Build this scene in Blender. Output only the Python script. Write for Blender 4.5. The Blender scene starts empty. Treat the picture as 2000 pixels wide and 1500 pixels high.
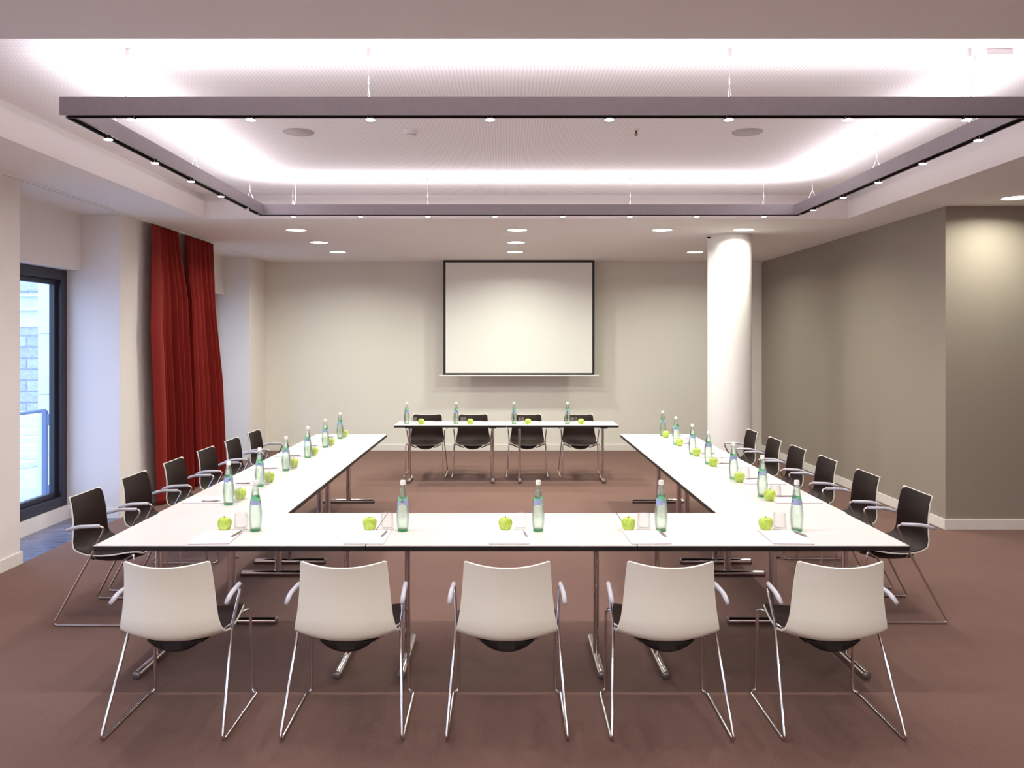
import bpy, bmesh, math, random
from mathutils import Vector, Matrix
random.seed(7)
PI = math.pi
S = bpy.context.scene
COL = S.collection

# ------------------------------------------------------------------ materials
def srgb(r, g, b):
    f = lambda c: ((c/255+0.055)/1.055)**2.4 if c > 10 else c/255/12.92
    return (f(r), f(g), f(b), 1)

def new_mat(name):
    m = bpy.data.materials.new(name); m.use_nodes = True
    return m, m.node_tree, m.node_tree.nodes['Principled BSDF']

def mat(name, col, rough=0.5, metal=0.0, spec=0.5, noise=None, bump=None, sheen=0, coat=0):
    """plain principled material; noise=(scale, amount) mottles the colour, bump=(scale, strength)"""
    m, nt, p = new_mat(name)
    p.inputs['Base Color'].default_value = col
    p.inputs['Roughness'].default_value = rough
    p.inputs['Metallic'].default_value = metal
    p.inputs['Specular IOR Level'].default_value = spec
    p.inputs['Sheen Weight'].default_value = sheen
    p.inputs['Coat Weight'].default_value = coat
    L = nt.links
    tc = nt.nodes.new('ShaderNodeTexCoord')
    if noise:
        n = nt.nodes.new('ShaderNodeTexNoise'); n.inputs['Scale'].default_value = noise[0]
        n.inputs['Detail'].default_value = 4
        L.new(tc.outputs['Object'], n.inputs['Vector'])
        r = nt.nodes.new('ShaderNodeValToRGB')
        a = noise[1]
        r.color_ramp.elements[0].position = 0.3; r.color_ramp.elements[1].position = 0.7
        r.color_ramp.elements[0].color = tuple(c*(1-a) for c in col[:3])+(1,)
        r.color_ramp.elements[1].color = tuple(min(1, c*(1+a)) for c in col[:3])+(1,)
        L.new(n.outputs['Fac'], r.inputs['Fac']); L.new(r.outputs['Color'], p.inputs['Base Color'])
    if bump:
        n = nt.nodes.new('ShaderNodeTexNoise'); n.inputs['Scale'].default_value = bump[0]
        L.new(tc.outputs['Object'], n.inputs['Vector'])
        b = nt.nodes.new('ShaderNodeBump'); b.inputs['Strength'].default_value = bump[1]
        b.inputs['Distance'].default_value = 0.01
        L.new(n.outputs['Fac'], b.inputs['Height']); L.new(b.outputs['Normal'], p.inputs['Normal'])
    return m

def emit(name, col, strength):
    m = bpy.data.materials.new(name); m.use_nodes = True
    nt = m.node_tree; nt.nodes.clear()
    o = nt.nodes.new('ShaderNodeOutputMaterial'); e = nt.nodes.new('ShaderNodeEmission')
    e.inputs['Color'].default_value = col; e.inputs['Strength'].default_value = strength
    nt.links.new(e.outputs[0], o.inputs[0])
    return m

def glassy(name, tint, trans, ior, clear):
    """glass: part straight-through transmission (thin wall), part refraction, fresnel reflection"""
    m = bpy.data.materials.new(name); m.use_nodes = True
    nt = m.node_tree; nt.nodes.clear(); L = nt.links
    o = nt.nodes.new('ShaderNodeOutputMaterial')
    g = nt.nodes.new('ShaderNodeBsdfGlass'); g.inputs['Color'].default_value = tint
    g.inputs['IOR'].default_value = ior; g.inputs['Roughness'].default_value = 0.0
    t = nt.nodes.new('ShaderNodeBsdfTransparent'); t.inputs['Color'].default_value = clear
    gl = nt.nodes.new('ShaderNodeBsdfGlossy'); gl.inputs['Roughness'].default_value = 0.02
    fr = nt.nodes.new('ShaderNodeFresnel'); fr.inputs['IOR'].default_value = 1.35
    ge = nt.nodes.new('ShaderNodeNewGeometry'); mr = nt.nodes.new('ShaderNodeMapRange')
    mr.inputs[3].default_value = 1.35; mr.inputs[4].default_value = 1/1.35   # same reflectance on both faces of the thin wall
    L.new(ge.outputs['Backfacing'], mr.inputs[0]); L.new(mr.outputs[0], fr.inputs['IOR'])
    mx = nt.nodes.new('ShaderNodeMixShader'); mx2 = nt.nodes.new('ShaderNodeMixShader')
    mx.inputs[0].default_value = trans
    L.new(g.outputs[0], mx.inputs[1])
    L.new(fr.outputs[0], mx2.inputs[0]); L.new(t.outputs[0], mx2.inputs[1]); L.new(gl.outputs[0], mx2.inputs[2])
    L.new(mx2.outputs[0], mx.inputs[2]); L.new(mx.outputs[0], o.inputs[0])
    return m

def carpet_mat():
    m, nt, p = new_mat('carpet'); L = nt.links
    tc = nt.nodes.new('ShaderNodeTexCoord')
    n1 = nt.nodes.new('ShaderNodeTexNoise'); n1.inputs['Scale'].default_value = 260; n1.inputs['Detail'].default_value = 3
    n2 = nt.nodes.new('ShaderNodeTexNoise'); n2.inputs['Scale'].default_value = 2.2; n2.inputs['Detail'].default_value = 6
    L.new(tc.outputs['Object'], n1.inputs['Vector']); L.new(tc.outputs['Object'], n2.inputs['Vector'])
    r = nt.nodes.new('ShaderNodeValToRGB'); e = r.color_ramp.elements
    e[0].position = .3; e[1].position = .7
    e[0].color = srgb(96, 71, 64); e[1].color = srgb(132, 101, 91)
    L.new(n1.outputs['Fac'], r.inputs['Fac'])
    r2 = nt.nodes.new('ShaderNodeMapRange'); r2.inputs[3].default_value = .9; r2.inputs[4].default_value = 1.1
    L.new(n2.outputs['Fac'], r2.inputs[0])
    mx = nt.nodes.new('ShaderNodeVectorMath'); mx.operation = 'SCALE'
    L.new(r.outputs['Color'], mx.inputs[0]); L.new(r2.outputs[0], mx.inputs['Scale'])
    L.new(mx.outputs[0], p.inputs['Base Color'])
    p.inputs['Roughness'].default_value = .95; p.inputs['Specular IOR Level'].default_value = .12
    p.inputs['Sheen Weight'].default_value = .06
    b = nt.nodes.new('ShaderNodeBump'); b.inputs['Strength'].default_value = .5; b.inputs['Distance'].default_value = .004
    L.new(n1.outputs['Fac'], b.inputs['Height']); L.new(b.outputs['Normal'], p.inputs['Normal'])
    return m

def perforated_mat():
    """acoustic board: small round holes on an 18 mm grid"""
    m, nt, p = new_mat('perforated_board'); L = nt.links
    tc = nt.nodes.new('ShaderNodeTexCoord')
    s = nt.nodes.new('ShaderNodeVectorMath'); s.operation = 'SCALE'; s.inputs['Scale'].default_value = 1/0.022
    L.new(tc.outputs['Object'], s.inputs[0])
    f = nt.nodes.new('ShaderNodeVectorMath'); f.operation = 'FRACTION'; L.new(s.outputs[0], f.inputs[0])
    sb = nt.nodes.new('ShaderNodeVectorMath'); sb.operation = 'SUBTRACT'; sb.inputs[1].default_value = (.5, .5, 0)
    L.new(f.outputs[0], sb.inputs[0])
    ml = nt.nodes.new('ShaderNodeVectorMath'); ml.operation = 'MULTIPLY'; ml.inputs[1].default_value = (1, 1, 0)
    L.new(sb.outputs[0], ml.inputs[0])
    ln = nt.nodes.new('ShaderNodeVectorMath'); ln.operation = 'LENGTH'; L.new(ml.outputs[0], ln.inputs[0])
    lt = nt.nodes.new('ShaderNodeMath'); lt.operation = 'LESS_THAN'; lt.inputs[1].default_value = .22
    L.new(ln.outputs['Value'], lt.inputs[0])
    mx = nt.nodes.new('ShaderNodeMix'); mx.data_type = 'RGBA'
    L.new(lt.outputs[0], mx.inputs['Factor'])
    mx.inputs['A'].default_value = srgb(242, 236, 238); mx.inputs['B'].default_value = srgb(212, 203, 205)
    L.new(mx.outputs['Result'], p.inputs['Base Color']); p.inputs['Roughness'].default_value = .9
    return m

def boards_mat():
    m, nt, p = new_mat('bay_boards'); L = nt.links
    tc = nt.nodes.new('ShaderNodeTexCoord')
    mp = nt.nodes.new('ShaderNodeMapping'); mp.inputs['Scale'].default_value = (2.0, 22, 1)
    L.new(tc.outputs['Object'], mp.inputs[0])
    n = nt.nodes.new('ShaderNodeTexNoise'); n.inputs['Scale'].default_value = 3; L.new(mp.outputs[0], n.inputs['Vector'])
    r = nt.nodes.new('ShaderNodeValToRGB'); e = r.color_ramp.elements
    e[0].color = srgb(66, 72, 96); e[1].color = srgb(120, 126, 156); e[0].position = .35; e[1].position = .65  # blue of the reflected window daylight is put into the board streaks
    L.new(n.outputs['Fac'], r.inputs['Fac']); L.new(r.outputs['Color'], p.inputs['Base Color'])
    p.inputs['Roughness'].default_value = .22
    return m

def stone_mat():
    m, nt, p = new_mat('rustic_stone'); L = nt.links
    tc = nt.nodes.new('ShaderNodeTexCoord')
    mp = nt.nodes.new('ShaderNodeMapping'); mp.inputs['Rotation'].default_value = (PI/2, 0, 0)
    L.new(tc.outputs['Object'], mp.inputs[0])
    b = nt.nodes.new('ShaderNodeTexBrick')
    b.inputs['Scale'].default_value = 1.0; b.inputs['Brick Width'].default_value = .62; b.inputs['Row Height'].default_value = .244
    b.inputs['Mortar Size'].default_value = .022; b.inputs['Mortar Smooth'].default_value = .3
    b.inputs['Color1'].default_value = srgb(196, 196, 196); b.inputs['Color2'].default_value = srgb(176, 178, 182)
    b.inputs['Mortar'].default_value = srgb(150, 152, 158)
    L.new(mp.outputs[0], b.inputs['Vector'])
    n = nt.nodes.new('ShaderNodeTexNoise'); n.inputs['Scale'].default_value = 14; n.inputs['Detail'].default_value = 6
    L.new(tc.outputs['Object'], n.inputs['Vector'])
    mx = nt.nodes.new('ShaderNodeMix'); mx.data_type = 'RGBA'; mx.blend_type = 'MULTIPLY'; mx.inputs['Factor'].default_value = .5
    L.new(b.outputs['Color'], mx.inputs['A']); L.new(n.outputs['Color'], mx.inputs['B'])
    bw = nt.nodes.new('ShaderNodeRGBToBW'); L.new(n.outputs['Color'], bw.inputs[0])
    mr = nt.nodes.new('ShaderNodeMapRange'); mr.inputs[3].default_value = .6; mr.inputs[4].default_value = 1.25
    L.new(bw.outputs[0], mr.inputs[0])
    sc = nt.nodes.new('ShaderNodeVectorMath'); sc.operation = 'SCALE'
    L.new(b.outputs['Color'], sc.inputs[0]); L.new(mr.outputs[0], sc.inputs['Scale'])
    nt.nodes.remove(mx)
    L.new(sc.outputs[0], p.inputs['Base Color']); p.inputs['Roughness'].default_value = .9
    bp = nt.nodes.new('ShaderNodeBump'); bp.inputs['Strength'].default_value = .8; bp.inputs['Distance'].default_value = .05
    L.new(n.outputs['Fac'], bp.inputs['Height']); L.new(bp.outputs['Normal'], p.inputs['Normal'])
    return m

def curtain_mat():
    m, nt, p = new_mat('red_drape'); L = nt.links
    p.inputs['Base Color'].default_value = srgb(118, 27, 22)
    p.inputs['Roughness'].default_value = .85; p.inputs['Sheen Weight'].default_value = .25
    p.inputs['Sheen Tint'].default_value = srgb(220, 90, 70)
    p.inputs['Specular IOR Level'].default_value = .2
    tc = nt.nodes.new('ShaderNodeTexCoord')
    n = nt.nodes.new('ShaderNodeTexNoise'); n.inputs['Scale'].default_value = 220
    L.new(tc.outputs['Object'], n.inputs['Vector'])
    b = nt.nodes.new('ShaderNodeBump'); b.inputs['Strength'].default_value = .25; b.inputs['Distance'].default_value = .002
    L.new(n.outputs['Fac'], b.inputs['Height']); L.new(b.outputs['Normal'], p.inputs['Normal'])
    return m

def apple_mat():
    m, nt, p = new_mat('apple_skin'); L = nt.links
    tc = nt.nodes.new('ShaderNodeTexCoord')
    n = nt.nodes.new('ShaderNodeTexNoise'); n.inputs['Scale'].default_value = 45; n.inputs['Detail'].default_value = 5
    L.new(tc.outputs['Object'], n.inputs['Vector'])
    r = nt.nodes.new('ShaderNodeValToRGB'); e = r.color_ramp.elements
    e[0].color = srgb(158, 188, 58); e[1].color = srgb(198, 216, 104); e[0].position = .35; e[1].position = .68
    L.new(n.outputs['Fac'], r.inputs['Fac']); L.new(r.outputs['Color'], p.inputs['Base Color'])
    p.inputs['Roughness'].default_value = .28; p.inputs['Subsurface Weight'].default_value = .1
    p.inputs['Subsurface Radius'].default_value = (.01, .01, .004)
    return m

M = {}
M['white_wall'] = mat('white_plaster', srgb(226, 218, 214), .9, bump=(180, .06))
M['back_wall'] = mat('grey_plaster', srgb(226, 222, 214), .9, bump=(180, .06))
M['taupe_wall'] = mat('taupe_plaster', srgb(148, 137, 125), .9, bump=(180, .06))
M['ceiling'] = mat('ceiling_plaster', srgb(230, 223, 222), .92, bump=(150, .04))
M['column'] = mat('column_plaster', srgb(232, 228, 226), .85)
M['skirting'] = mat('skirting_paint', srgb(226, 220, 214), .5)
M['perf'] = perforated_mat()
M['carpet'] = carpet_mat()
M['boards'] = boards_mat()
M['laminate'] = mat('white_laminate', srgb(224, 220, 217), .32, spec=.45)
M['edge'] = mat('black_edge', srgb(24, 15, 16), .45)
M['chrome'] = mat('chrome', srgb(222, 216, 218), .09, metal=1)
M['endcap'] = mat('end_cap_metal', srgb(130, 122, 122), .4, metal=.8)
M['black'] = mat('black_plastic', srgb(16, 14, 15), .5)
M['shell'] = mat('white_shell', srgb(232, 231, 222), .38)
M['brown'] = mat('brown_upholstery', srgb(38, 24, 21), .55, spec=.22, bump=(400, .1))
M['arm'] = mat('grey_armrest', srgb(190, 190, 202), .4)
M['beam'] = mat('anodised_grey', srgb(152, 144, 150), .42, metal=.55, noise=(30, .04))
M['track'] = mat('dark_track', srgb(34, 26, 28), .35, metal=.3)
M['reflector'] = mat('lamp_reflector', srgb(240, 236, 236), .12, metal=1)
M['steel'] = mat('bright_cable', srgb(225, 222, 226), .3, metal=.6)
M['white_plastic'] = mat('white_plastic', srgb(232, 228, 228), .45)
M['cup'] = mat('satin_cup', srgb(205, 198, 202), .4)
M['grey_grille'] = mat('speaker_grille', srgb(190, 180, 182), .7, noise=(400, .1))
M['frame'] = mat('anthracite_frame', srgb(40, 40, 52), .4)
M['screen'] = mat('matte_screen', srgb(236, 234, 230), .8)
M['curtain'] = curtain_mat()
M['apple'] = apple_mat()
M['stem'] = mat('apple_stem', srgb(96, 78, 40), .7)
M['cap'] = mat('bottle_cap', srgb(240, 236, 230), .4)
M['paper'] = mat('paper', srgb(250, 249, 250), .7)
M['backing'] = mat('pad_backing', srgb(150, 110, 104), .8)
M['pen'] = mat('pen_barrel', srgb(150, 136, 136), .3, metal=.6)
M['pen_tip'] = mat('pen_clip', srgb(225, 225, 228), .2, metal=1)
M['bottle'] = glassy('green_bottle_glass', (.95, .995, .965, 1), .8, 1.45, (.955, .99, .965, 1))
M['base_glass'] = glassy('green_base_glass', (.6, .92, .7, 1), .7, 1.45, (.55, .9, .66, 1))
M['water'] = glassy('water', (.98, .998, .985, 1), .55, 1.33, (.97, .99, .98, 1))
M['tumbler'] = glassy('tumbler_glass', (.98, .98, .98, 1), .93, 1.45, (.975, .97, .97, 1))
M['pane'] = glassy('window_glass', (1, 1, 1, 1), 1.0, 1.45, (.95, .97, 1, 1))
M['lab_green'] = mat('label_green', srgb(110, 190, 140), .5)
M['lab_blue'] = mat('label_blue', srgb(150, 160, 205), .5)
M['spot_emit'] = emit('halogen_glow', (1, .93, .88, 1), 40)
M['down_emit'] = emit('downlight_glow', (.97, 1, .9, 1), 7)
M['stone'] = stone_mat()
M['smooth_stone'] = mat('smooth_stone', srgb(212, 214, 216), .8, noise=(3, .05))
M['paving'] = mat('outdoor_paving', srgb(190, 190, 190), .9, noise=(9, .2))
M['rail'] = mat('blue_grey_metal', srgb(96, 110, 140), .5)

# ------------------------------------------------------------------ mesh helpers
def build(name, bm, m, parent=None, smooth=False, bevel=0, recalc=True):
    if recalc: bmesh.ops.recalc_face_normals(bm, faces=bm.faces[:])
    me = bpy.data.meshes.new(name); bm.to_mesh(me); bm.free()
    if smooth:
        for f in me.polygons: f.use_smooth = True
    ms = m if isinstance(m, (list, tuple)) else [m]
    for k in ms: me.materials.append(k)
    o = bpy.data.objects.new(name, me); COL.objects.link(o)
    if parent: o.parent = parent
    if bevel:
        b = o.modifiers.new('bevel', 'BEVEL'); b.width = bevel; b.segments = 2; b.limit_method = 'ANGLE'; b.angle_limit = math.radians(50)
    if smooth == 'auto' or (smooth and False):
        pass
    return o

def box(bm, x0, x1, y0, y1, z0, z1, mi=0):
    v = [bm.verts.new(p) for p in ((x0,y0,z0),(x1,y0,z0),(x1,y1,z0),(x0,y1,z0),(x0,y0,z1),(x1,y0,z1),(x1,y1,z1),(x0,y1,z1))]
    for q in ((0,3,2,1),(4,5,6,7),(0,1,5,4),(1,2,6,5),(2,3,7,6),(3,0,4,7)):
        f = bm.faces.new([v[i] for i in q]); f.material_index = mi
    return v

def BM(*boxes):
    bm = bmesh.new()
    for b in boxes: box(bm, *b)
    return bm

def fillet(pts, rads, n=6):
    pts = [Vector(p) for p in pts]
    out = [pts[0]]
    for i in range(1, len(pts)-1):
        a, b, c = pts[i-1], pts[i], pts[i+1]
        r = rads[i-1] if isinstance(rads, (list, tuple)) else rads
        if r <= 0: out.append(b); continue
        d1 = (a-b); d2 = (c-b)
        t = min(r, d1.length*.48, d2.length*.48)
        p0 = b+d1.normalized()*t; p2 = b+d2.normalized()*t
        for k in range(n+1):
            u = k/n
            out.append(p0*(1-u)**2+b*2*u*(1-u)+p2*u*u)
    out.append(pts[-1])
    return out

def tube(bm, path, r, seg=8, r2=None, up=None, caps=True):
    """sweep a round (or elliptic: r along side axis, r2 along up axis) section along the path"""
    path = [Vector(p) for p in path]
    rings = []; n = len(path)
    t0 = (path[1]-path[0]).normalized()
    ref = Vector(up) if up else (Vector((0,0,1)) if abs(t0.z) < .9 else Vector((0,1,0)))
    nrm = (ref - t0*ref.dot(t0)).normalized()
    for i, p in enumerate(path):
        if i == 0: t = t0
        elif i == n-1: t = (path[-1]-path[-2]).normalized()
        else: t = ((path[i]-path[i-1]).normalized()+(path[i+1]-path[i]).normalized()).normalized()
        nrm = (nrm - t*nrm.dot(t)).normalized(); bn = t.cross(nrm)
        rr = r[i] if isinstance(r, (list, tuple)) else r
        rb = r2 if r2 else rr
        rings.append([bm.verts.new(p+bn*rr*math.cos(2*PI*k/seg)+nrm*rb*math.sin(2*PI*k/seg)) for k in range(seg)])
    for i in range(n-1):
        for k in range(seg):
            bm.faces.new((rings[i][k], rings[i][(k+1) % seg], rings[i+1][(k+1) % seg], rings[i+1][k]))
    if caps:
        bm.faces.new(rings[0][::-1]); bm.faces.new(rings[-1])

def lathe(bm, prof, seg=24, c=(0, 0, 0), mi=0):
    """prof: (r, z) list; r=0 makes a pole"""
    rings = []
    for r, z in prof:
        if r <= 1e-6: rings.append([bm.verts.new((c[0], c[1], c[2]+z))])
        else: rings.append([bm.verts.new((c[0]+r*math.cos(2*PI*k/seg), c[1]+r*math.sin(2*PI*k/seg), c[2]+z)) for k in range(seg)])
    for a, b in zip(rings, rings[1:]):
        for k in range(seg):
            k2 = (k+1) % seg
            if len(a) == 1 and len(b) == 1: continue
            if len(a) == 1: f = bm.faces.new((a[0], b[k], b[k2]))
            elif len(b) == 1: f = bm.faces.new((a[k], a[k2], b[0]))
            else: f = bm.faces.new((a[k], a[k2], b[k2], b[k]))
            f.material_index = mi

def spline(pts, n):
    """Catmull-Rom through tuples of floats, n samples per span"""
    out = []
    P = [pts[0]]+list(pts)+[pts[-1]]
    for i in range(1, len(P)-2):
        for k in range(n):
            t = k/n
            out.append(tuple(.5*((2*b)+(-a+c)*t+(2*a-5*b+4*c-d)*t*t+(-a+3*b-3*c+d)*t**3)
                             for a, b, c, d in zip(P[i-1], P[i], P[i+1], P[i+2])))
    out.append(tuple(pts[-1]))
    return out

def smooth_by_angle(o, deg=40):
    me = o.data
    for f in me.polygons: f.use_smooth = True
    bm = bmesh.new(); bm.from_mesh(me)
    for e in bm.edges:
        if len(e.link_faces) == 2 and e.calc_face_angle(0) > math.radians(deg): e.smooth = False
    bm.to_mesh(me); bm.free()
    return o

def tag(o, label, cat, group=None):
    o['label'] = label; o['category'] = cat
    if group: o['group'] = group
    return o

def thing(name, label, cat, loc=(0, 0, 0), rz=0, group=None):
    o = bpy.data.objects.new(name, None); COL.objects.link(o)
    o.empty_display_size = .1
    o.location = loc; o.rotation_euler = (0, 0, rz)
    return tag(o, label, cat, group)

def struct(name, bm, m, **k):
    o = build(name, bm, m, **k); o['kind'] = 'structure'; return o

def dup(root, loc, rz, label, group=None):
    r = root.copy(); COL.objects.link(r); r.location = loc; r.rotation_euler = (0, 0, rz); r['label'] = label
    if group: r['group'] = group
    for ch in list(root.children):
        c = ch.copy(); COL.objects.link(c); c.parent = r
        for g in ch.children:
            d = g.copy(); COL.objects.link(d); d.parent = c
    return r

class Kind:
    """first call places the prototype, further calls copy it"""
    def __init__(s, proto): s.p = proto; s.used = False
    def put(s, loc, rz, label, group):
        if not s.used:
            s.used = True; s.p.location = loc; s.p.rotation_euler = (0, 0, rz); s.p['label'] = label; s.p['group'] = group
            return s.p
        return dup(s.p, loc, rz, label, group)

# ------------------------------------------------------------------ room
XL, XR, XR2 = -3.9, 4.18, 6.6
YB, YN = 13.36, -3.0
ZC, ZU = 3.07, 3.33
YC = 7.78            # jog of the right-hand wall
bays = [(2.37, 4.07), (6.58, 8.28), (10.79, 12.49)]

bm = BM((XL, XR2+.2, YN-.2, YB+.2, -.12, 0))
struct('floor', bm, M['carpet'])
bm = bmesh.new()
for a, b in bays: box(bm, -4.56, XL, a, b, -.12, .0)
struct('floor_window_bays', bm, M['boards'])

# left wall: piers, lintels and plinths
bm = bmesh.new()
edges = [YN-.2]+[v for p in bays for v in p]+[YB+.2]
for i in range(0, len(edges), 2): box(bm, -4.56, XL, edges[i], edges[i+1], -.12, ZC)
for a, b in bays:
    box(bm, -4.56, -4.29, a, b, 2.5, ZC)
    box(bm, -4.56, -4.40, a, b, 0, .136)
struct('wall_left', bm, M['white_wall'])
struct('wall_back', BM((XL, XR+.2, YB, YB+.2, -.12, ZC)), M['back_wall'])
bm = BM((XR, XR+.2, YC, YB, -.12, ZC), (XR+.2, XR2+.2, YC, YC+.2, -.12, ZC), (XR2, XR2+.2, YN-.2, YC, -.12, ZC))
struct('wall_right', bm, M['taupe_wall'])
struct('wall_front', BM((XL, XR2, YN-.2, YN, -.12, ZC)), M['white_wall'])

# ceiling: soffit with the rectangular recess, then the perforated upper board
rx0, rx1, ry0, ry1 = -3.15, 3.585, 3.46, 8.57
zf = 3.255; g = .055
bm = BM((-4.56, rx0, YN-.2, YB+.2, ZC, zf), (rx1, XR2+.2, YN-.2, YB+.2, ZC, zf),
        (rx0, rx1, YN-.2, ry0, ZC, zf), (rx0, rx1, ry1, YB+.2, ZC, zf))
for q in ((rx0-.4, rx0-g, ry0-.4, ry1+.4), (rx1+g, rx1+.4, ry0-.4, ry1+.4), (rx0-g, rx1+g, ry0-.4, ry0-g), (rx0-g, rx1+g, ry1+g, ry1+.4)):
    box(bm, *q, zf, ZU)
struct('ceiling', bm, M['ceiling'])
struct('ceiling_recess', BM((rx0-.4, rx1+.4, ry0-.4, ry1+.4, ZU, ZU+.1)), M['perf'])
# curtain track groove strip along the window side
bm = BM((-3.845, -3.80, YN, YB-.02, ZC-.012, ZC-.001))
struct('trim_1', bm, M['white_plastic'])
bm = BM((-3.829, -3.816, YN, YB-.02, ZC-.0135, ZC-.012))
struct('trim_2', bm, M['grey_grille'])

# skirting boards
def skirting(name, boxes):
    bm = bmesh.new()
    for b in boxes: box(bm, *b)
    return struct(name, bm, M['skirting'], bevel=.003)
t = .016; h = .1
bl = []
for i in range(0, len(edges), 2): bl.append((XL-.0, XL+t, max(edges[i], YN)-(t if i else 0), min(edges[i+1], YB)+(t if edges[i+1] < YB else 0), 0, h))
for a, b in bays: bl += [(-4.40, XL, a-.0, a+t, 0, h), (-4.40, XL, b-t, b, 0, h)]
skirting('baseboard_left', bl)
skirting('baseboard_back', [(XL+t, XR-t, YB-t, YB, 0, h)])
skirting('baseboard_right', [(XR-t, XR, YC-t, YB, 0, h), (XR, XR2-t, YC-t, YC, 0, h), (XR2-t, XR2, YN+t, YC, 0, h)])

# column
bm = bmesh.new()
lathe(bm, [(0, 0), (.262, 0), (.262, 3.045), (.256, 3.05), (.256, ZC)], 64)
o = struct('column', bm, M['column']); smooth_by_angle(o, 40); o.location = (2.725, 9.955, 0)

# windows in the bays
def window(name, a, b):
    w = .1
    zb, zt = .136, 2.5
    x0, x1 = -4.53, -4.43
    bm = BM((x0, x1, a, a+w, zb, zt), (x0, x1, b-w, b, zb, zt), (x0, x1, a+w, b-w, zb, zb+w), (x0, x1, a+w, b-w, zt-w, zt))
    w2 = w+.05
    for q in ((x0+.0, x1-.045, a+w, a+w2, zb+w, zt-w), (x0, x1-.045, b-w2, b-w, zb+w, zt-w), (x0, x1-.045, a+w2, b-w2, zb+w, zb+w2), (x0, x1-.045, a+w2, b-w2, zt-w2, zt-w)):
        box(bm, *q)
    o = struct(name, bm, M['frame'], bevel=.004)
    p = build('window_pane', BM((-4.51, -4.50, a+w2, b-w2, zb+w2, zt-w2)), M['pane'], o)
    return o
for i, (a, b) in enumerate(bays): window('window_%d' % (i+1), a, b)

# ------------------------------------------------------------------ outdoors
struct('ground_outside', BM((-20, -4.56, -6, 24, -.42, -.3)), M['paving'])
bt = thing('stone_building', 'rusticated stone building across the street behind the window', 'building', (-13, 18.6, -.3))
def child(name, bm, m, par, **k):
    o = build(name, bm, m, par, **k); return o
def rel(q, c): return (q[0]-c[0], q[1]-c[0], q[2]-c[1], q[3]-c[1], q[4]-c[2], q[5]-c[2])
c0 = (-13, 18.6, -.3)
child('rusticated_wall', BM(rel((-17, -9.6, 18, 19.2, -.3, 2.1), c0)), M['stone'], bt)
child('cornice', BM(rel((-17, -9.6, 17.96, 19.2, 2.1, 2.45), c0), rel((-17, -9.6, 17.85, 19.2, 2.45, 2.52), c0), rel((-17, -9.6, 17.93, 19.2, 2.52, 2.75), c0),
                    rel((-17, -9.6, 17.8, 19.2, 2.75, 2.81), c0)), M['smooth_stone'], bt)
child('upper_wall', BM(rel((-17, -9.6, 18.05, 19.2, 2.81, 6.0), c0)), M['stone'], bt)
wg = thing('smooth_wall_wing', 'smooth pale panelled wall wing outside beside the window', 'wall', (-5.7, 11.75, -.3))
c0 = (-5.7, 11.75, -.3)
bm = bmesh.new(); z = -.655
for k in range(8):
    box(bm, *rel((-6.56, -4.60, 11.5, 12.0, max(z, -.3)+.008, z+.839), c0)); box(bm, *rel((-6.55, -4.60, 11.53, 11.99, max(z-.009, -.3), max(z, -.3)+.009), c0)); z += .847
child('wall_panels', bm, M['smooth_stone'], wg)
sg = thing('outdoor_steps', 'pale stone steps climbing outside behind the window', 'steps', (-9.2, 15, -.3))
bm = bmesh.new()
for k in range(7): box(bm, -2.6, 1.4, -1.6+.3*k, 1.2, .1*k, .1*k+.1)
child('stone_steps', bm, M['smooth_stone'], sg, bevel=.01)
rl = thing('outdoor_railing', 'blue-grey metal railing outside the window beside the steps', 'railing', (-5.62, 10, -.3))
bm = BM((-.025, .025, -.025, .025, 0, 1.24)); child('post', bm, M['rail'], rl)
bm = bmesh.new(); tube(bm, [(0, 0, 1.24), (-.5, .3, 1.17), (-2.4, .6, 1.12)], .02, 8); child('handrail', bm, M['rail'], rl, smooth=True)
child('reflection_bar', BM((.025, .75, -.015, .015, 1.06, 1.2)), M['rail'], rl)  # both bars stand in for bluish reflections of the building, not real railing
child('reflection_bar', BM((.025, .75, -.015, .015, .22, .33)), M['rail'], rl)
child('baluster', BM((-.09, -.04, .01, .03, 0, 1.2)), M['smooth_stone'], rl)

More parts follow.
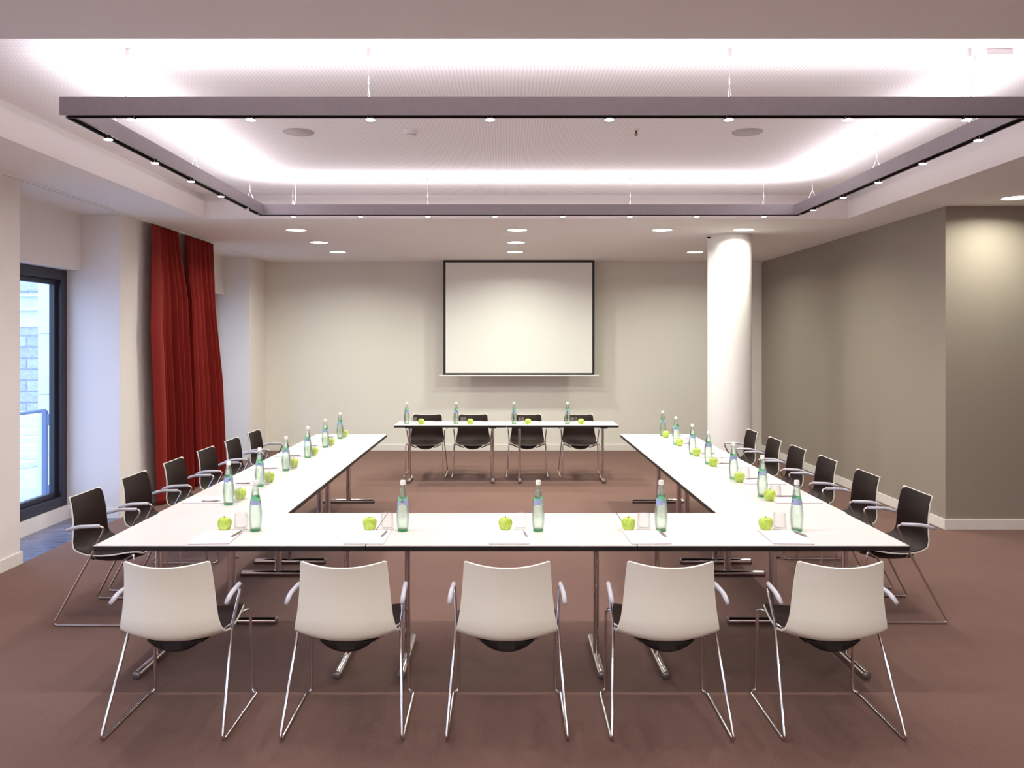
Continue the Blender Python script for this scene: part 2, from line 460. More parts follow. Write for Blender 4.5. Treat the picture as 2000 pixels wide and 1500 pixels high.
# ------------------------------------------------------------------ curtains
def curtain(name, label, e0, e1, nf, phase, seedv, flat=0.0):
    """e0/e1: edge positions along the wall as (z, y) from top to bottom"""
    rnd = random.Random(seedv)
    def ev(e, z):
        for (za, ya), (zb, yb) in zip(e, e[1:]):
            if z >= zb:
                u = (za-z)/(za-zb); u = u*u*(3-2*u) if False else u
                return ya+(yb-ya)*u
        return e[-1][1]
    X0 = -3.79
    zs = [3.045-(3.035)*(k/60) for k in range(61)]
    nu = 260
    ph = [rnd.uniform(-.5, .5) for _ in range(nf+3)]
    amp = [rnd.uniform(.55, 1.25) for _ in range(nf+3)]
    bm = bmesh.new(); rows = []
    for z in zs:
        v = (3.045-z)/3.035
        ya, yb = ev(e0, z), ev(e1, z)
        a = .016+.05*min(1, v*1.6)
        row = []
        for i in range(nu+1):
            u = i/nu
            if flat: uu = max(0, (u-flat)/(1-flat))
            else: uu = u
            q = uu*nf
            k = int(q); f = q-k
            am = amp[k]*(1-f)+amp[k+1]*f; pp = ph[k]*(1-f)+ph[k+1]*f
            w = math.sin(2*PI*q+phase+pp+.5*math.sin(2.2*v+u*5))
            w = math.copysign(abs(w)**.75, w)
            fine = math.sin(2*PI*q*3.0)*.008*max(0, 1-v*5)
            x = X0+a*am*w*(1 if (not flat or u > flat) else .5+.5*u/flat)+fine
            if flat and u < flat: x += .05*math.sin(PI*u/flat)*(min(1, v*2)*.8+.2)
            yy = ya+(yb-ya)*u+.018*math.cos(2*PI*q+phase)*min(1, v*3)
            row.append(bm.verts.new((x, yy, z)))
        rows.append(row)
    for r0, r1 in zip(rows, rows[1:]):
        for i in range(nu): bm.faces.new((r0[i], r0[i+1], r1[i+1], r1[i]))
    o = build(name, bm, M['curtain'], smooth=True)
    s = o.modifiers.new('cloth', 'SOLIDIFY'); s.thickness = .004; s.offset = 0
    tag(o, label, 'curtain', 'red curtains at the window bay')
    return o
curtain('curtain', 'red floor-length curtain panel, nearer one, beside the white pier',
        [(3.045, 8.78), (1.9, 8.71), (.01, 8.86)], [(3.045, 9.50), (2.3, 9.80), (.01, 9.92)], 5, .4, 3, flat=.26)
curtain('curtain', 'red floor-length curtain panel, farther one, towards the back wall',
        [(3.045, 9.70), (2.5, 9.76), (2.3, 9.83), (.01, 9.96)], [(3.045, 10.60), (2.2, 10.66), (1.3, 10.88), (.01, 11.05)], 6, 2.0, 11)

# ------------------------------------------------------------------ projection screen
sc = thing('projection_screen', 'white pull-down projection screen with black border before the back wall', 'screen', (.2155, 13.0, 1.25))
W, H = 2.397/2, 1.819
child('screen_fabric', BM((-W+.035, W-.035, -.004, .004, .03, H-.035)), M['screen'], sc)
child('black_border', BM((-W, -W+.035, -.0045, .0045, 0, H), (W-.035, W, -.0045, .0045, 0, H), (-W+.035, W-.035, -.0045, .0045, 0, .03), (-W+.035, W-.035, -.0045, .0045, H-.035, H)), M['black'], sc)
child('bottom_bar', BM((-1.27, 1.27, -.012, .012, -.022, 0)), M['white_plastic'], sc, bevel=.004)

# ------------------------------------------------------------------ tables
def table_proto(L, Wd, footL, name, label, cat='table'):
    t = thing(name, label, cat)
    hl, hw = L/2, Wd/2
    e = .0025
    top = child('tabletop', BM((-hl+e, hl-e, -hw+e, hw-e, .736, .740)), M['laminate'], t, bevel=.001)
    child('edge_trim', BM((-hl+e/2, hl-e/2, -hw+e/2, hw-e/2, .711, .7355)), M['edge'], t, bevel=.0015)
    for s in (-1, 1):
        x = s*(hl-.17)
        bm = bmesh.new()
        tube(bm, [(x, 0, .03), (x, 0, .70)], .016, 16, r2=.027, up=(0, 1, 0))
        lg = build('leg', bm, M['chrome'], t, smooth=False); smooth_by_angle(lg, 50)
        bm = bmesh.new()
        tube(bm, fillet([(x, -footL/2, .024), (x, footL/2, .024)], 0), .0215, 16)
        ft = build('foot', bm, M['chrome'], lg); smooth_by_angle(ft, 50)
        for q in (-1, 1):
            bm = bmesh.new()
            tube(bm, [(x, q*(footL/2-.004), .024), (x, q*(footL/2+.004), .024), (x, q*(footL/2+.008), .024)], [.0224, .0224, .018], 16)
            ec = build('end_cap', bm, M['endcap'], lg); smooth_by_angle(ec, 50)
        child('mounting_plate', BM((x-.045, x+.045, -hw*.62, hw*.62, .688, .7105)), M['black'], lg, bevel=.004)
        bm = bmesh.new(); tube(bm, [(x, -.026, .42), (x, -.045, .42)], .007, 10)
        k = build('knob', bm, M['chrome'], lg); smooth_by_angle(k, 50)
    return t
tp = Kind(table_proto(1.4, .8, .56, 'conference_table', 'white conference table'))
G = 'white-topped tables in the horseshoe'
Y0 = 4.21
for i, w in enumerate(('left', 'middle', 'right')):
    tp.put((-.02+(i-1)*1.4, Y0+.4, 0), 0, 'white conference table with chrome legs, %s one of the front row' % w, G)
for side, X in (('left', -1.73), ('right', 1.69)):
    for i, w in enumerate(('nearest', 'middle', 'farthest')):
        tp.put((X, Y0+.8+.7+1.4*i, 0), PI/2, 'white conference table with chrome legs, %s one along the %s side' % (w, side), G)
hp = Kind(table_proto(1.4, .50, .36, 'head_table', 'x'))
for i, w in enumerate(('left', 'right')):
    hp.put((-.69+1.4*i+.002, 10.44, 0), 0, 'narrow white-topped table under the screen, %s one of the pair' % w, 'narrow head tables under the screen')

# ------------------------------------------------------------------ chairs
PROF = [(-.258, .776, .195, .056), (-.241, .73, .199, .053), (-.223, .65, .206, .048), (-.221, .57, .215, .05), (-.219, .50, .225, .052),
        (-.189, .438, .233, .05), (-.115, .402, .236, .045), (-.02, .395, .235, .036), (.08, .405, .23, .028), (.17, .425, .222, .02),
        (.235, .434, .212, .015), (.262, .424, .205, .012)]
def shell_bm(off0, off1, ins, nu=18):
    P = spline(PROF, 5)
    # arc length
    s = [0]
    for a, b in zip(P, P[1:]): s.append(s[-1]+math.hypot(b[0]-a[0], b[1]-a[1]))
    T = s[-1]
    keep = [i for i in range(len(P)) if ins-1e-6 <= s[i] <= T-ins+1e-6]
    bm = bmesh.new(); lay = []
    R0, R1 = (.012, .03) if ins == 0 else (.03, .03)
    for off in (off0, off1):
        rows = []
        for i in keep:
            a = P[max(0, i-1)]; b = P[min(len(P)-1, i+1)]
            tx, tz = b[0]-a[0], b[1]-a[1]; l = math.hypot(tx, tz); tx /= l; tz /= l
            nx, nz = -tz, tx           # towards the sitter
            y, z, hw, c = P[i]
            d = min(s[i]-s[keep[0]], s[keep[-1]]-s[i])
            hw2 = hw-ins
            R = R0 if s[i] < T/2 else R1
            if d < R: hw2 -= R-math.sqrt(max(0, R*R-(R-d)**2))
            row = []
            for k in range(nu+1):
                u = -1+2*k/nu
                uu = abs(u)*hw2/hw
                f = c*(uu**2.0)+off
                row.append(bm.verts.new((u*hw2, y+nx*f, z+nz*f)))
            rows.append(row)
        lay.append(rows)
    A, B = lay; n = len(A)
    for j in range(n-1):
        for k in range(nu):
            bm.faces.new((A[j][k], A[j][k+1], A[j+1][k+1], A[j+1][k])); bm.faces.new((B[j][k], B[j+1][k], B[j+1][k+1], B[j][k+1]))
        bm.faces.new((A[j][0], A[j+1][0], B[j+1][0], B[j][0])); bm.faces.new((A[j][nu], B[j][nu], B[j+1][nu], A[j+1][nu]))
    for k in range(nu):
        bm.faces.new((A[0][k], B[0][k], B[0][k+1], A[0][k+1])); bm.faces.new((A[-1][k], A[-1][k+1], B[-1][k+1], B[-1][k]))
    return bm
def chair_proto():
    t = thing('armchair', 'chair', 'chair')
    o = build('seat_shell', shell_bm(0, .009, 0), M['shell'], t); smooth_by_angle(o, 50)
    o['label'] = 'white moulded shell'
    o = build('upholstery', shell_bm(.0092, .015, .0045), M['brown'], t); smooth_by_angle(o, 50)
    o['label'] = 'dark brown padded inner face'
    r = .0075
    for s in (-1, 1):
        pts = [(s*.262, -.160, .612), (s*.262, -.10, .624), (s*.255, .062, .626), (s*.240, -.028, .455), (s*.272, -.262, .0085),
               (s*.272, .238, .0085), (s*.246, .256, .018), (s*.242, .235, .447), (s*.12, .11, .380)]
        bm = bmesh.new(); tube(bm, fillet(pts, [.03, .05, .0, .035, .02, .014, .035]), r, 10)
        f = build('sled_leg', bm, M['chrome'], t, smooth=True)
        bm = bmesh.new(); tube(bm, fillet([(s*.240, -.028, .455), (s*.20, -.05, .432), (s*.11, -.07, .380)], .03), .006, 8)
        build('cross_strut', bm, M['chrome'], f, smooth=True)
        bm = bmesh.new()
        pa = fillet([(s*.263, -.185, .600), (s*.262, -.115, .623), (s*.2555, .022, .627)], .05)
        tube(bm, pa, [.009]+[.0115]*(len(pa)-2)+[.011], 12)
        build('armrest', bm, M['arm'], t, smooth=True)
    # under-seat carrier: crescent plate
    bm = bmesh.new(); rows = []
    nu = 16
    for y, zt, zb, hw in ((-.135, .41, .37, .09), (-.12, .402, .358, .125), (-.02, .392, .352, .14), (.10, .40, .356, .135), (.19, .415, .385, .10), (.215, .42, .405, .06)):
        top = []; bot = []
        for k in range(nu+1):
            u = -1+2*k/nu
            zz = .046*(abs(u)*hw/.235)**2.2
            top.append(bm.verts.new((u*hw, y, zt+zz-.004))); bot.append(bm.verts.new((u*hw, y, zb+(zt-zb)*abs(u)**2.4*.96+zz-.004)))
        rows.append((top, bot))
    for (t0, b0), (t1, b1) in zip(rows, rows[1:]):
        for k in range(nu):
            bm.faces.new((t0[k], t0[k+1], t1[k+1], t1[k])); bm.faces.new((b0[k], b1[k], b1[k+1], b0[k+1]))
        bm.faces.new((t0[0], t1[0], b1[0], b0[0])); bm.faces.new((t0[nu], b0[nu], b1[nu], t1[nu]))
    for tt, bb in (rows[0], rows[-1]):
        for k in range(nu): bm.faces.new((tt[k], bb[k], bb[k+1], tt[k+1]))
    o = build('seat_carrier', bm, M['black'], t); smooth_by_angle(o, 45)
    return t
ck = Kind(chair_proto())
five = ['leftmost', 'second from left', 'middle one', 'second from right', 'rightmost']
six = ['nearest', 'second nearest', 'third nearest', 'third farthest', 'second farthest', 'farthest']
fx = [-1.533, -.735, .008, .75, 1.518]
fr = [0, .01, 0, -.008, 0]
for x, w, r in zip(fx, five, fr):
    ck.put((x, 3.91, 0), r, 'armchair with its white back to the camera, %s of the front five' % w, 'front row of white-backed armchairs')
ly = [5.41, 6.12, 6.85, 7.58, 8.31, 9.03]
ry = [5.46, 6.20, 6.97, 7.68, 8.34, 9.10]
for y, w in zip(ly, six):
    ck.put((-2.575, y, 0), -PI/2+random.uniform(-.02, .02), 'dark brown armchair with chrome sled legs, %s on the left side' % w, 'armchairs along the left side')
for y, w in zip(ry, six):
    ck.put((2.545, y, 0), PI/2+random.uniform(-.02, .02), 'dark brown armchair with chrome sled legs, %s on the right side' % w, 'armchairs along the right side')
four = ['leftmost', 'second from left', 'second from right', 'rightmost']
hx = [-1.06, -.434, .292, .995]
for x, w in zip(hx, four):
    ck.put((x, 10.95, 0), PI+random.uniform(-.02, .02), 'dark brown armchair behind the head tables, %s' % w, 'armchairs behind the head tables')

# ------------------------------------------------------------------ table settings
def bottle_proto():
    t = thing('water_bottle', 'b', 'bottle')
    prof = [(.0295, .012), (.0315, .020), (.0345, .045), (.0365, .075), (.0355, .105), (.0320, .135), (.0275, .165), (.0230, .195), (.0185, .225), (.0150, .247), (.0135, .258)]
    pr = spline(prof, 3)
    inner = [(max(.004, r-.0028), z) for r, z in pr]
    bm = bmesh.new()
    lathe(bm, pr+[(.0128, .262), (.0105, .262)]+inner[::-1]+[(inner[0][0]-.002, .0135), (0, .0135)], 28)
    # close the underside against the base
    lathe(bm, [(0, .0112), (.026, .0112), (.0295, .012)], 28)
    bmesh.ops.remove_doubles(bm, verts=bm.verts[:], dist=1e-5)
    g = build('glass_body', bm, M['bottle'], t, smooth=True)
    bm = bmesh.new(); lathe(bm, [(0, .0015), (.022, .0), (.027, .0), (.0292, .003), (.0296, .010), (.0285, .011), (0, .011)], 28)
    b = build('bottle_base', bm, M['base_glass'], t, smooth=True); b['label'] = 'green glass base'
    wat = [(r-.0031, z) for r, z in pr if z <= .232]
    bm = bmesh.new(); lathe(bm, [(0, .0142), (wat[0][0]-.002, .0142)]+wat+[(0, wat[-1][1])], 28)
    o = build('water', bm, M['water'], t); smooth_by_angle(o, 50)
    bm = bmesh.new(); lathe(bm, [(0, .280), (.0125, .280), (.0140, .277), (.0145, .259), (.0148, .256), (.0140, .255), (.0140, .257)], 28)
    o = build('cap', bm, M['cap'], t); smooth_by_angle(o, 50)
    # shoulder label: green upper band curved like a swoosh over blue panels
    def rad(z):
        for (r0, z0), (r1, z1) in zip(pr, pr[1:]):
            if z0 <= z <= z1: return r0+(r1-r0)*(z-z0)/(z1-z0)
        return pr[-1][0]
    bm = bmesh.new(); n = 48; nz = 8
    grid = []
    for j in range(nz+1):
        z = .148+(.195-.148)*j/nz
        grid.append([bm.verts.new(((rad(z)+.0004)*math.cos(2*PI*k/n), (rad(z)+.0004)*math.sin(2*PI*k/n), z)) for k in range(n)])
    for j in range(nz):
        zz = j/nz
        for k in range(n):
            a = k/n*2*PI
            # gaps in the lower band, curved green upper band
            split = .50+.14*math.cos(a*2)
            if zz < .5 and (k % 16) < 4: continue
            if zz > .80+.18*math.sin(a*2): continue
            f = bm.faces.new((grid[j][k], grid[j][(k+1) % n], grid[j+1][(k+1) % n], grid[j+1][k]))
            f.material_index = 1 if zz < split else 0
    loose = [v for v in bm.verts if not v.link_faces]
    bmesh.ops.delete(bm, geom=loose, context='VERTS')
    build('label', bm, [M['lab_green'], M['lab_blue']], t, smooth=True)
    return t
def tumbler_proto():
    t = thing('drinking_glass', 'g', 'glass')
    out = [(.0345, 0), (.0375, .003), (.0385, .012), (.0382, .030), (.0365, .060), (.0335, .088), (.0325, .092)]
    inn = [(.0305, .092), (.0315, .088), (.0345, .060), (.0360, .030), (.0355, .020), (.030, .014), (0, .013)]
    bm = bmesh.new(); lathe(bm, [(0, .001)]+out+inn, 28)
    o = build('glass_wall', bm, M['tumbler'], t); smooth_by_angle(o, 60)
    return t
def apple_proto():
    t = thing('apple', 'a', 'fruit')
    pr = spline([(0, .006), (.012, .001), (.020, .0), (.031, .012), (.0385, .034), (.0375, .052), (.029, .066), (.016, .071), (.007, .066), (0, .060)], 4)
    pr = [(max(0, r), z) for r, z in pr]; pr[0] = (0, pr[0][1]); pr[-1] = (0, pr[-1][1])
    bm = bmesh.new(); lathe(bm, pr, 28)
    for v in bm.verts:
        a = math.atan2(v.co.y, v.co.x); f = 1+.018*math.cos(5*a)*(1 if v.co.z < .03 else .6)+.015*math.cos(a+.5)
        v.co.x *= f; v.co.y *= f
    build('apple_flesh', bm, M['apple'], t, smooth=True)
    bm = bmesh.new(); tube(bm, [(0, 0, .059), (.001, 0, .070), (.004, .001, .080)], [.0012, .0012, .0018], 6)
    build('stem', bm, M['stem'], t, smooth=True)
    return t
def pad_proto():
    t = thing('notepad', 'n', 'notepad')
    child('backing_card', BM((-.105, .105, -.1485, .1485, .0005, .0015)), M['backing'], t)
    child('paper_sheets', BM((-.105, .105, -.1485, .1485, .0016, .0055)), M['paper'], t, bevel=.0008)
    return t
def pen_proto():
    t = thing('ballpoint_pen', 'p', 'pen')
    bm = bmesh.new(); tube(bm, [(0, -.055, .0055), (0, -.045, .0055), (0, .045, .0055)], [.0045, .0052, .005], 10)
    build('barrel', bm, M['pen'], t, smooth=True)
    bm = bmesh.new(); tube(bm, [(0, -.070, .0052), (0, -.068, .0052), (0, -.055, .0055)], [.0006, .0012, .0044], 10)
    build('tip', bm, M['pen_tip'], t, smooth=True)
    bm = bmesh.new(); tube(bm, [(0, .045, .0055), (0, .060, .0055), (0, .0601, .0055), (0, .068, .0055)], [.0046, .0046, .0022, .0022], 10)
    build('button', bm, M['pen_tip'], t, smooth=True)
    child('clip', BM((-.0015, .0015, .020, .062, .0105, .0118)), M['pen_tip'], t)
    return t
KB, KG, KA, KP, KN = Kind(bottle_proto()), Kind(tumbler_proto()), Kind(apple_proto()), Kind(pad_proto()), Kind(pen_proto())
ZT = .7403
def setting(org, ang, where, grp, bo=(.148, .33), go=(.055, .36), ao=(-.03, .35), po=(.0, .18), no=(.088, .215), pr=0, prn=0, pen=True):
    ca, sa = math.cos(ang), math.sin(ang)
    def w(p): return (org[0]+p[0]*ca-p[1]*sa, org[1]+p[0]*sa+p[1]*ca, ZT)
    KB.put(w(bo), ang+random.uniform(0, 6), 'glass water bottle with white cap at the '+where, 'water bottles '+grp)
    KG.put(w(go), ang+random.uniform(0, 6), 'empty clear tumbler at the '+where, 'tumblers '+grp)
    KA.put(w(ao), ang+random.uniform(0, 6), 'shiny green apple at the '+where, 'apples '+grp)
    KP.put(w(po), ang+pr, 'white notepad lying at the '+where, 'notepads '+grp)
    if pen:
        l = w(no); KN.put((l[0], l[1], ZT+.0056), ang+prn, 'grey ballpoint pen on the notepad at the '+where, 'pens '+grp)
fs = ['leftmost front setting', 'second front setting from left', 'middle front setting', 'second front setting from right', 'rightmost front setting']
fdat = [dict(b=-1.385, g=-1.475, a=-1.56, p=-1.545, n=-1.452, pr=.06, prn=-.12), dict(b=-.568, g=-.66, a=-.755, p=-.735, n=-.655, pr=.0, prn=-.1),
        dict(b=.182, g=.085, a=0, p=.02, n=.108, pr=0, prn=.12), dict(b=.863, g=.773, a=.684, p=.755, n=.85, pr=.02, prn=.12), dict(b=1.615, g=1.53, a=1.448, p=1.50, n=1.592, pr=-.04, prn=.25)]
for w_, d in zip(fs, fdat):
    setting((0, Y0), 0, w_, 'on the front tables', (d['b'], .33), (d['g'], .362), (d['a'], .345), (d['p'], .178), (d['n'], .215), d['pr'], d['prn'])
sn = ['nearest', 'second nearest', 'third nearest', 'third farthest', 'second farthest', 'farthest']
lb = [5.263, 5.93, 6.64, 7.37, 8.09, 8.81]
for y, n_ in zip(lb, sn):
    setting((-2.13, y+.148), -PI/2, '%s setting on the left side' % n_, 'on the left tables', ao=(-.035, .368), go=(.055, .362), bo=(.148, .352),
            pr=random.uniform(-.04, .04), prn=random.uniform(-.15, .15))
rb = [5.53, 6.23, 7.0, 7.6, 8.33, 9.03]
for y, n_ in zip(rb, sn):
    setting((2.09, y-.125), PI/2, '%s setting on the right side' % n_, 'on the right tables', ao=(.0, .345), go=(.07, .285), bo=(.125, .355),
            po=(0.01, .18), pr=random.uniform(-.04, .04), prn=random.uniform(-.15, .15))
hb = [-1.243, -.62, .11, .783]; hg = [-1.146, -.525, .2, .868]; ha = [-1.055, -.44, .285, .952]
for i, n_ in enumerate(('leftmost', 'second from left', 'second from right', 'rightmost')):
    setting((hx[i], 10.69), PI, 'head table setting, '+n_, 'on the head tables', bo=(hx[i]-hb[i], .37), go=(hx[i]-hg[i], .385), ao=(hx[i]-ha[i], .40), po=(-.02, .172), no=(.06, .19))

# ------------------------------------------------------------------ suspended light frame
bx0, bx1, by0, by1, bz0, bz1 = -2.33, 2.78, 4.28, 7.74, 2.973, 3.070
lf = thing('pendant_light_frame', 'large rectangular grey pendant light frame with halogen spots hung below the ceiling recess', 'light', ((bx0+bx1)/2, (by0+by1)/2, bz0))
c0 = ((bx0+bx1)/2, (by0+by1)/2, bz0)
def R(x0, x1, y0, y1, z0, z1): return rel((x0, x1, y0, y1, z0, z1), c0)
w = .066
def ubeam(axis, a0, a1, b0, b1):
    """open-bottom channel: two side flanges, top web; dark track inside"""
    bm = bmesh.new(); tk = bmesh.new(); th = .004
    if axis == 'x':
        box(bm, *R(a0, a1, b0, b0+th, bz0, bz1)); box(bm, *R(a0, a1, b1-th, b1, bz0, bz1)); box(bm, *R(a0, a1, b0+th, b1-th, bz0+.026, bz1-.01))
        box(tk, *R(a0+.01, a1-.01, b0+th+.0005, b1-th-.0005, bz0+.020, bz0+.0255)); m = (b0+b1)/2
        box(tk, *R(a0+.01, a1-.01, b0+th+.0005, b0+th+.003, bz0+.001, bz0+.020)); box(tk, *R(a0+.01, a1-.01, b1-th-.003, b1-th-.0005, bz0+.001, bz0+.020))
        P0, P1 = (a0+.01-c0[0], m-c0[1], .014), (a1-.01-c0[0], m-c0[1], .014)
    else:
        box(bm, *R(b0, b0+th, a0, a1, bz0, bz1)); box(bm, *R(b1-th, b1, a0, a1, bz0, bz1)); box(bm, *R(b0+th, b1-th, a0, a1, bz0+.026, bz1-.01))
        box(tk, *R(b0+th+.0005, b1-th-.0005, a0+.01, a1-.01, bz0+.020, bz0+.0255)); m = (b0+b1)/2
        box(tk, *R(b0+th+.0005, b0+th+.003, a0+.01, a1-.01, bz0+.001, bz0+.020)); box(tk, *R(b1-th-.003, b1-th-.0005, a0+.01, a1-.01, bz0+.001, bz0+.020))
        P0, P1 = (m-c0[0], a0+.01-c0[1], .014), (m-c0[0], a1-.01-c0[1], .014)
    b = child('beam', bm, M['beam'], lf); child('track', tk, M['track'], b)
    bm = bmesh.new(); tube(bm, [P0, P1], .0035, 8); build('rail', bm, M['chrome'], b, smooth=True)
ubeam('x', bx0, bx1, by0, by0+w); ubeam('x', bx0, bx1, by1-w, by1)
ubeam('y', by0+w, by1-w, bx0, bx0+w); ubeam('y', by0+w, by1-w, bx1-w, bx1)
lamps = []
fxs = [-1.966, -1.341, -.711, -.081, .547, 1.175, 1.802, 2.427]
for x in fxs: lamps.append((x, by0+w/2))
for x in [-1.993, -1.361, -.729, -.0965, .54, 1.17, 1.80, 2.432]: lamps.append((x, by1-w/2))
for y in (4.74, 5.37, 5.99, 6.62): lamps.append((bx0+w/2, y))
for y in (4.757, 5.39, 6.03, 6.66, 7.3): lamps.append((bx1-w/2, y))
def spot_part(x, y, lit=True):
    bm = bmesh.new()
    lathe(bm, [(.006, .019), (.009, .012), (.013, .004), (.022, -.010), (.0265, -.017), (.0255, -.017), (.013, -.004), (0, -.002)], 16, (x-c0[0], y-c0[1], 0))
    s = build('spotlight', bm, M['reflector'], lf, smooth=True)
    bm = bmesh.new(); lathe(bm, [(0, -.0185), (.022, -.0180), (.0250, -.0155), (0, -.013)], 16, (x-c0[0], y-c0[1], 0))
    build('bulb', bm, M['spot_emit'] if lit else M['reflector'], s, smooth=True)
for p in lamps: spot_part(*p)
# small unlit adapter on the left beam
spot_part(bx0+w/2, 7.26, False)
cups = [(-1.983, by0+w/2), (-.72, by0+w/2), (1.18, by0+w/2), (2.436, by0+w/2), (bx0+w/2, 4.78), (bx0+w/2, 6.06), (bx0+w/2, 7.37),
        (bx1-w/2, 4.80), (bx1-w/2, 6.06), (bx1-w/2, 7.33), (-2.0, by1-w/2), (-.73, by1-w/2), (1.175, by1-w/2), (2.43, by1-w/2)]
for x, y in cups:
    X, Y = x-c0[0], y-c0[1]
    bm = bmesh.new(); lathe(bm, [(0, ZU-bz0), (.016, ZU-bz0), (.016, ZU-bz0-.038), (.013, ZU-bz0-.042), (0, ZU-bz0-.042)], 16, (X, Y, 0))
    o = build('ceiling_cup', bm, M['cup'], lf); smooth_by_angle(o, 50)
    bm = bmesh.new()
    zj = bz1-bz0+.075
    tube(bm, [(X, Y, ZU-bz0-.04), (X, Y, zj)], .0012, 6)
    tube(bm, [(X, Y, zj+.04), (X, Y, zj)], .0035, 8)
    front = abs(y-(by0+w/2)) < .01 or abs(y-(by1-w/2)) < .01
    for s in (-1, 1):
        e = (X+(0 if front else s*.03), Y+(s*.03 if front else 0), bz1-bz0-.004)
        tube(bm, [(X, Y, zj), e], .0012, 6); tube(bm, [(e[0], e[1], e[2]+.014), e], .003, 6)
    build('suspension_cable', bm, M['steel'], lf, smooth=True)
# feed boxes on the recess ceiling with their leads
def feed_box(label, x, y, X1, Y1, sgn):
    t = thing('power_feed_box', label, 'junction box', (x, y, ZU), 0, 'feed boxes of the pendant light')
    child('housing', BM((-.07, .07, -.03, .03, -.035, 0)), M['white_plastic'], t, bevel=.004)
    bm = bmesh.new()
    tube(bm, fillet([(-sgn*.07, 0, -.018), (X1-x+sgn*.02, Y1-y, -.02), (X1-x+.012, Y1-y, -.08), (X1-x+.012, Y1-y, -.185), (X1-x, Y1-y, bz1-ZU)], .03), .0035, 8)
    build('cable', bm, M['white_plastic'], t, smooth=True)
feed_box('white feed box with cable above the right end of the front beam', 2.60, by0+w/2+.02, 2.455, by0+w/2, 1)
feed_box('small white feed box with cable above the left end of the rear beam', -2.12, by1-w/2, -1.985, by1-w/2, -1)

# ------------------------------------------------------------------ ceiling fittings
def light(name, typ, loc, energy, col, rot=(0, 0, 0), **k):
    d = bpy.data.lights.new(name, typ); d.energy = energy; d.color = col
    for a, v in k.items(): setattr(d, a, v)
    o = bpy.data.objects.new(name, d); COL.objects.link(o); o.location = loc; o.rotation_euler = rot
    return o
DL = [(-2.41, 9.44, 'front left one of the left-hand diagonal three'), (-2.416, 10.62, 'middle one of the left-hand three'), (-2.41, 11.79, 'farthest of the left-hand three'),
      (.136, 9.44, 'nearest of the middle three'), (.139, 10.62, 'middle one of the middle three'), (.14, 11.79, 'farthest of the middle three, above the screen'),
      (1.805, 9.44, 'between the middle three and the column'), (2.73, 11.79, 'behind the round column'), (2.735, 9.40, 'touching the front of the round column'),
      (4.55, 7.30, 'by the taupe wall at the right edge')]
DL[0] = (-2.41, 9.44, 'nearest of the left-hand three')
bm = bmesh.new(); lathe(bm, [(.128, 0), (.128, -.006), (.118, -.008), (.112, -.004), (.112, 0), ], 40)
d0 = thing('downlight', 'd', 'ceiling light')
o = build('trim_ring', bm, M['white_plastic'], d0); smooth_by_angle(o, 40)
bm = bmesh.new(); lathe(bm, [(0, -.0005), (.112, -.0005), (.112, -.003), (0, -.003)], 40)
build('diffuser', bm, M['down_emit'], d0)
KD = Kind(d0)
DCOL = (.97, 1, .86)
for x, y, w_ in DL:
    KD.put((x, y, ZC), 0, 'round lit ceiling downlight, '+w_, 'round downlights in the soffit')
hidden_fill = [(-2.41, -.7), (.14, -.7), (2.73, -.7), (-2.41, -2.3), (.14, -2.3), (2.73, -2.3)]  # invented lamps behind the camera, added as fill for the chair backs
for x, y in [(p[0], p[1]) for p in DL]:
    light('downlight_and_fill', 'AREA', (x, y, ZC-.02), 20 if x > 4 or (x > 2 and y < 10) else 26, DCOL, shape='DISK', size=.2, spread=math.radians(158))
for x, y in hidden_fill:
    light('downlight_and_fill', 'AREA', (x, y, ZC-.02), 50, (1, .99, .96), shape='DISK', size=.2, spread=math.radians(180))

for x, y, w_ in ((-1.52, 6.03, 'left'), (1.78, 6.03, 'right')):
    t = thing('ceiling_speaker', 'round grey ceiling speaker, %s one, inside the ceiling recess' % w_, 'speaker', (x, y, ZU), 0, 'ceiling speakers')
    bm = bmesh.new(); lathe(bm, [(.112, 0), (.112, -.004), (.108, -.006), (.104, -.004)], 36); smooth_by_angle(build('speaker_rim', bm, M['grey_grille'], t), 40)
    bm = bmesh.new(); lathe(bm, [(.104, -.001), (.104, -.004), (0, -.006)], 36); build('grille', bm, M['grey_grille'], t, smooth=True)
t = thing('smoke_detector', 'small round white smoke detector on the recess ceiling', 'detector', (-.69, 5.98, ZU))
bm = bmesh.new(); lathe(bm, [(.056, 0), (.056, -.010), (.05, -.014)], 32); lathe(bm, [(.05, -.014), (0, -.014)], 32); smooth_by_angle(build('base', bm, M['white_plastic'], t), 40)
bm = bmesh.new(); lathe(bm, [(0, -.014), (.046, -.014), (.044, -.034), (0, -.034)], 32); smooth_by_angle(build('body', bm, M['white_plastic'], t), 40)
bm = bmesh.new(); lathe(bm, [(0, -.034), (.036, -.034), (.036, -.040), (0, -.040)], 32); smooth_by_angle(build('vent_gap', bm, M['grey_grille'], t), 40)
bm = bmesh.new(); lathe(bm, [(0, -.040), (.036, -.040), (.028, -.05), (0, -.052)], 32); smooth_by_angle(build('cap', bm, M['white_plastic'], t), 40)
t = thing('sprinkler', 'small dark fire sprinkler head on the recess ceiling', 'sprinkler', (.955, 5.98, ZU))
bm = bmesh.new(); lathe(bm, [(0, 0), (.022, 0), (.022, -.003), (0, -.003)], 20); build('escutcheon', bm, M['white_plastic'], t)
bm = bmesh.new(); lathe(bm, [(0, -.003), (.008, -.003), (.008, -.018), (.004, -.022), (.004, -.042), (0, -.042)], 12)
tube(bm, [(-.008, 0, -.018), (-.010, 0, -.03), (0, 0, -.044)], .002, 6); tube(bm, [(.008, 0, -.018), (.010, 0, -.03), (0, 0, -.044)], .002, 6)
build('nozzle', bm, mat('bronze', srgb(120, 70, 60), .35, metal=.8), t, smooth=True)
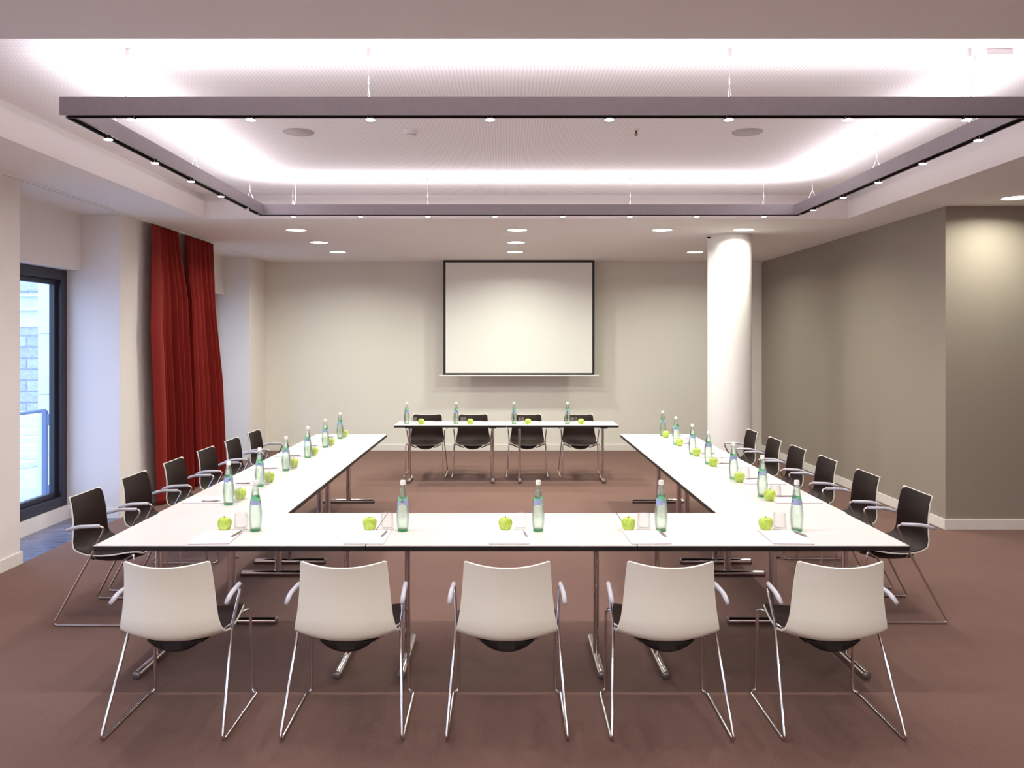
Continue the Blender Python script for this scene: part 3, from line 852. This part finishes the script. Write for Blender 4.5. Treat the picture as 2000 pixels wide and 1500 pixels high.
bm = bmesh.new(); lathe(bm, [(0, -.043), (.014, -.043), (.014, -.045), (0, -.045)], 16); build('deflector', bm, M['steel'], t)
t = thing('access_panel', 'flush ceiling access panel between the middle downlights', 'panel', (.16, 9.84, ZC))
child('frame', BM((-.27, .27, -.22, -.212, -.002, 0), (-.27, .27, .212, .22, -.002, 0), (-.27, -.262, -.212, .212, -.002, 0), (.262, .27, -.212, .212, -.002, 0)), M['ceiling'], t)
child('door_leaf', BM((-.255, .255, -.205, .205, -.0025, -.0002)), M['ceiling'], t)
for s in (-1, 1):
    bm = bmesh.new(); lathe(bm, [(0, -.0055), (.007, -.005), (.008, -.0026), (0, -.0026)], 12, (s*.14, .17, 0)); build('lock', bm, M['track'], t)
# small fixing on the column
t = thing('column_hook', 'tiny dark fixing at the top left of the round column', 'fixing', (2.455, 9.87, 3.035))
bm = bmesh.new(); tube(bm, [(.02, .01, 0), (-.012, 0, 0)], .008, 10); build('pin', bm, M['black'], t)
bm = bmesh.new(); lathe(bm, [(0, -.008), (.01, -.008), (.01, .008), (0, .008)], 10, (-.014, 0, 0)); build('head', bm, M['black'], t)

# ------------------------------------------------------------------ lights
SC = (1, .955, .92)
for x, y in lamps:
    light('halogen_lamp', 'SPOT', (x, y, bz0-.024), 29, SC, spot_size=math.radians(168), spot_blend=1.0, shadow_soft_size=.02)
UC = (.99, .96, 1)
Lx, Ly = bx1-bx0-.1, by1-by0-.14
cx, cy = c0[0], c0[1]
up = (PI, 0, 0)
for loc, sx, sy in (((cx, by0+w/2, bz1+.003), Lx, .05), ((cx, by1-w/2, bz1+.003), Lx, .05), ((bx0+w/2, cy, bz1+.003), .05, Ly), ((bx1-w/2, cy, bz1+.003), .05, Ly)):
    L_ = max(sx, sy)
    light('uplight', 'AREA', loc, 4.2*L_, UC, up, shape='RECTANGLE', size=sx, size_y=sy)

# daylight
wd = bpy.data.worlds.new('sky'); S.world = wd; wd.use_nodes = True
bg = wd.node_tree.nodes['Background']
bg.inputs['Color'].default_value = (.47, .65, 1.0, 1); bg.inputs['Strength'].default_value = 4.4

# ------------------------------------------------------------------ camera
cd = bpy.data.cameras.new('camera'); cam = bpy.data.objects.new('camera', cd); COL.objects.link(cam)
cam.location = (0, 0, 1.795); cam.rotation_euler = (PI/2, 0, 0)
cd.sensor_width = 36; cd.sensor_fit = 'HORIZONTAL'; cd.lens = 28.8
cd.shift_x = .0065; cd.shift_y = -.0425; cd.clip_start = .05; cd.clip_end = 200
S.camera = cam
S.view_settings.view_transform = 'Standard'; S.view_settings.look = 'None'
S.view_settings.gamma = 1; S.view_settings.use_curve_mapping = False
S.view_settings.exposure = 0.13
S.cycles.max_bounces = 12; S.cycles.transparent_max_bounces = 24; S.cycles.transmission_bounces = 12; S.cycles.diffuse_bounces = 6
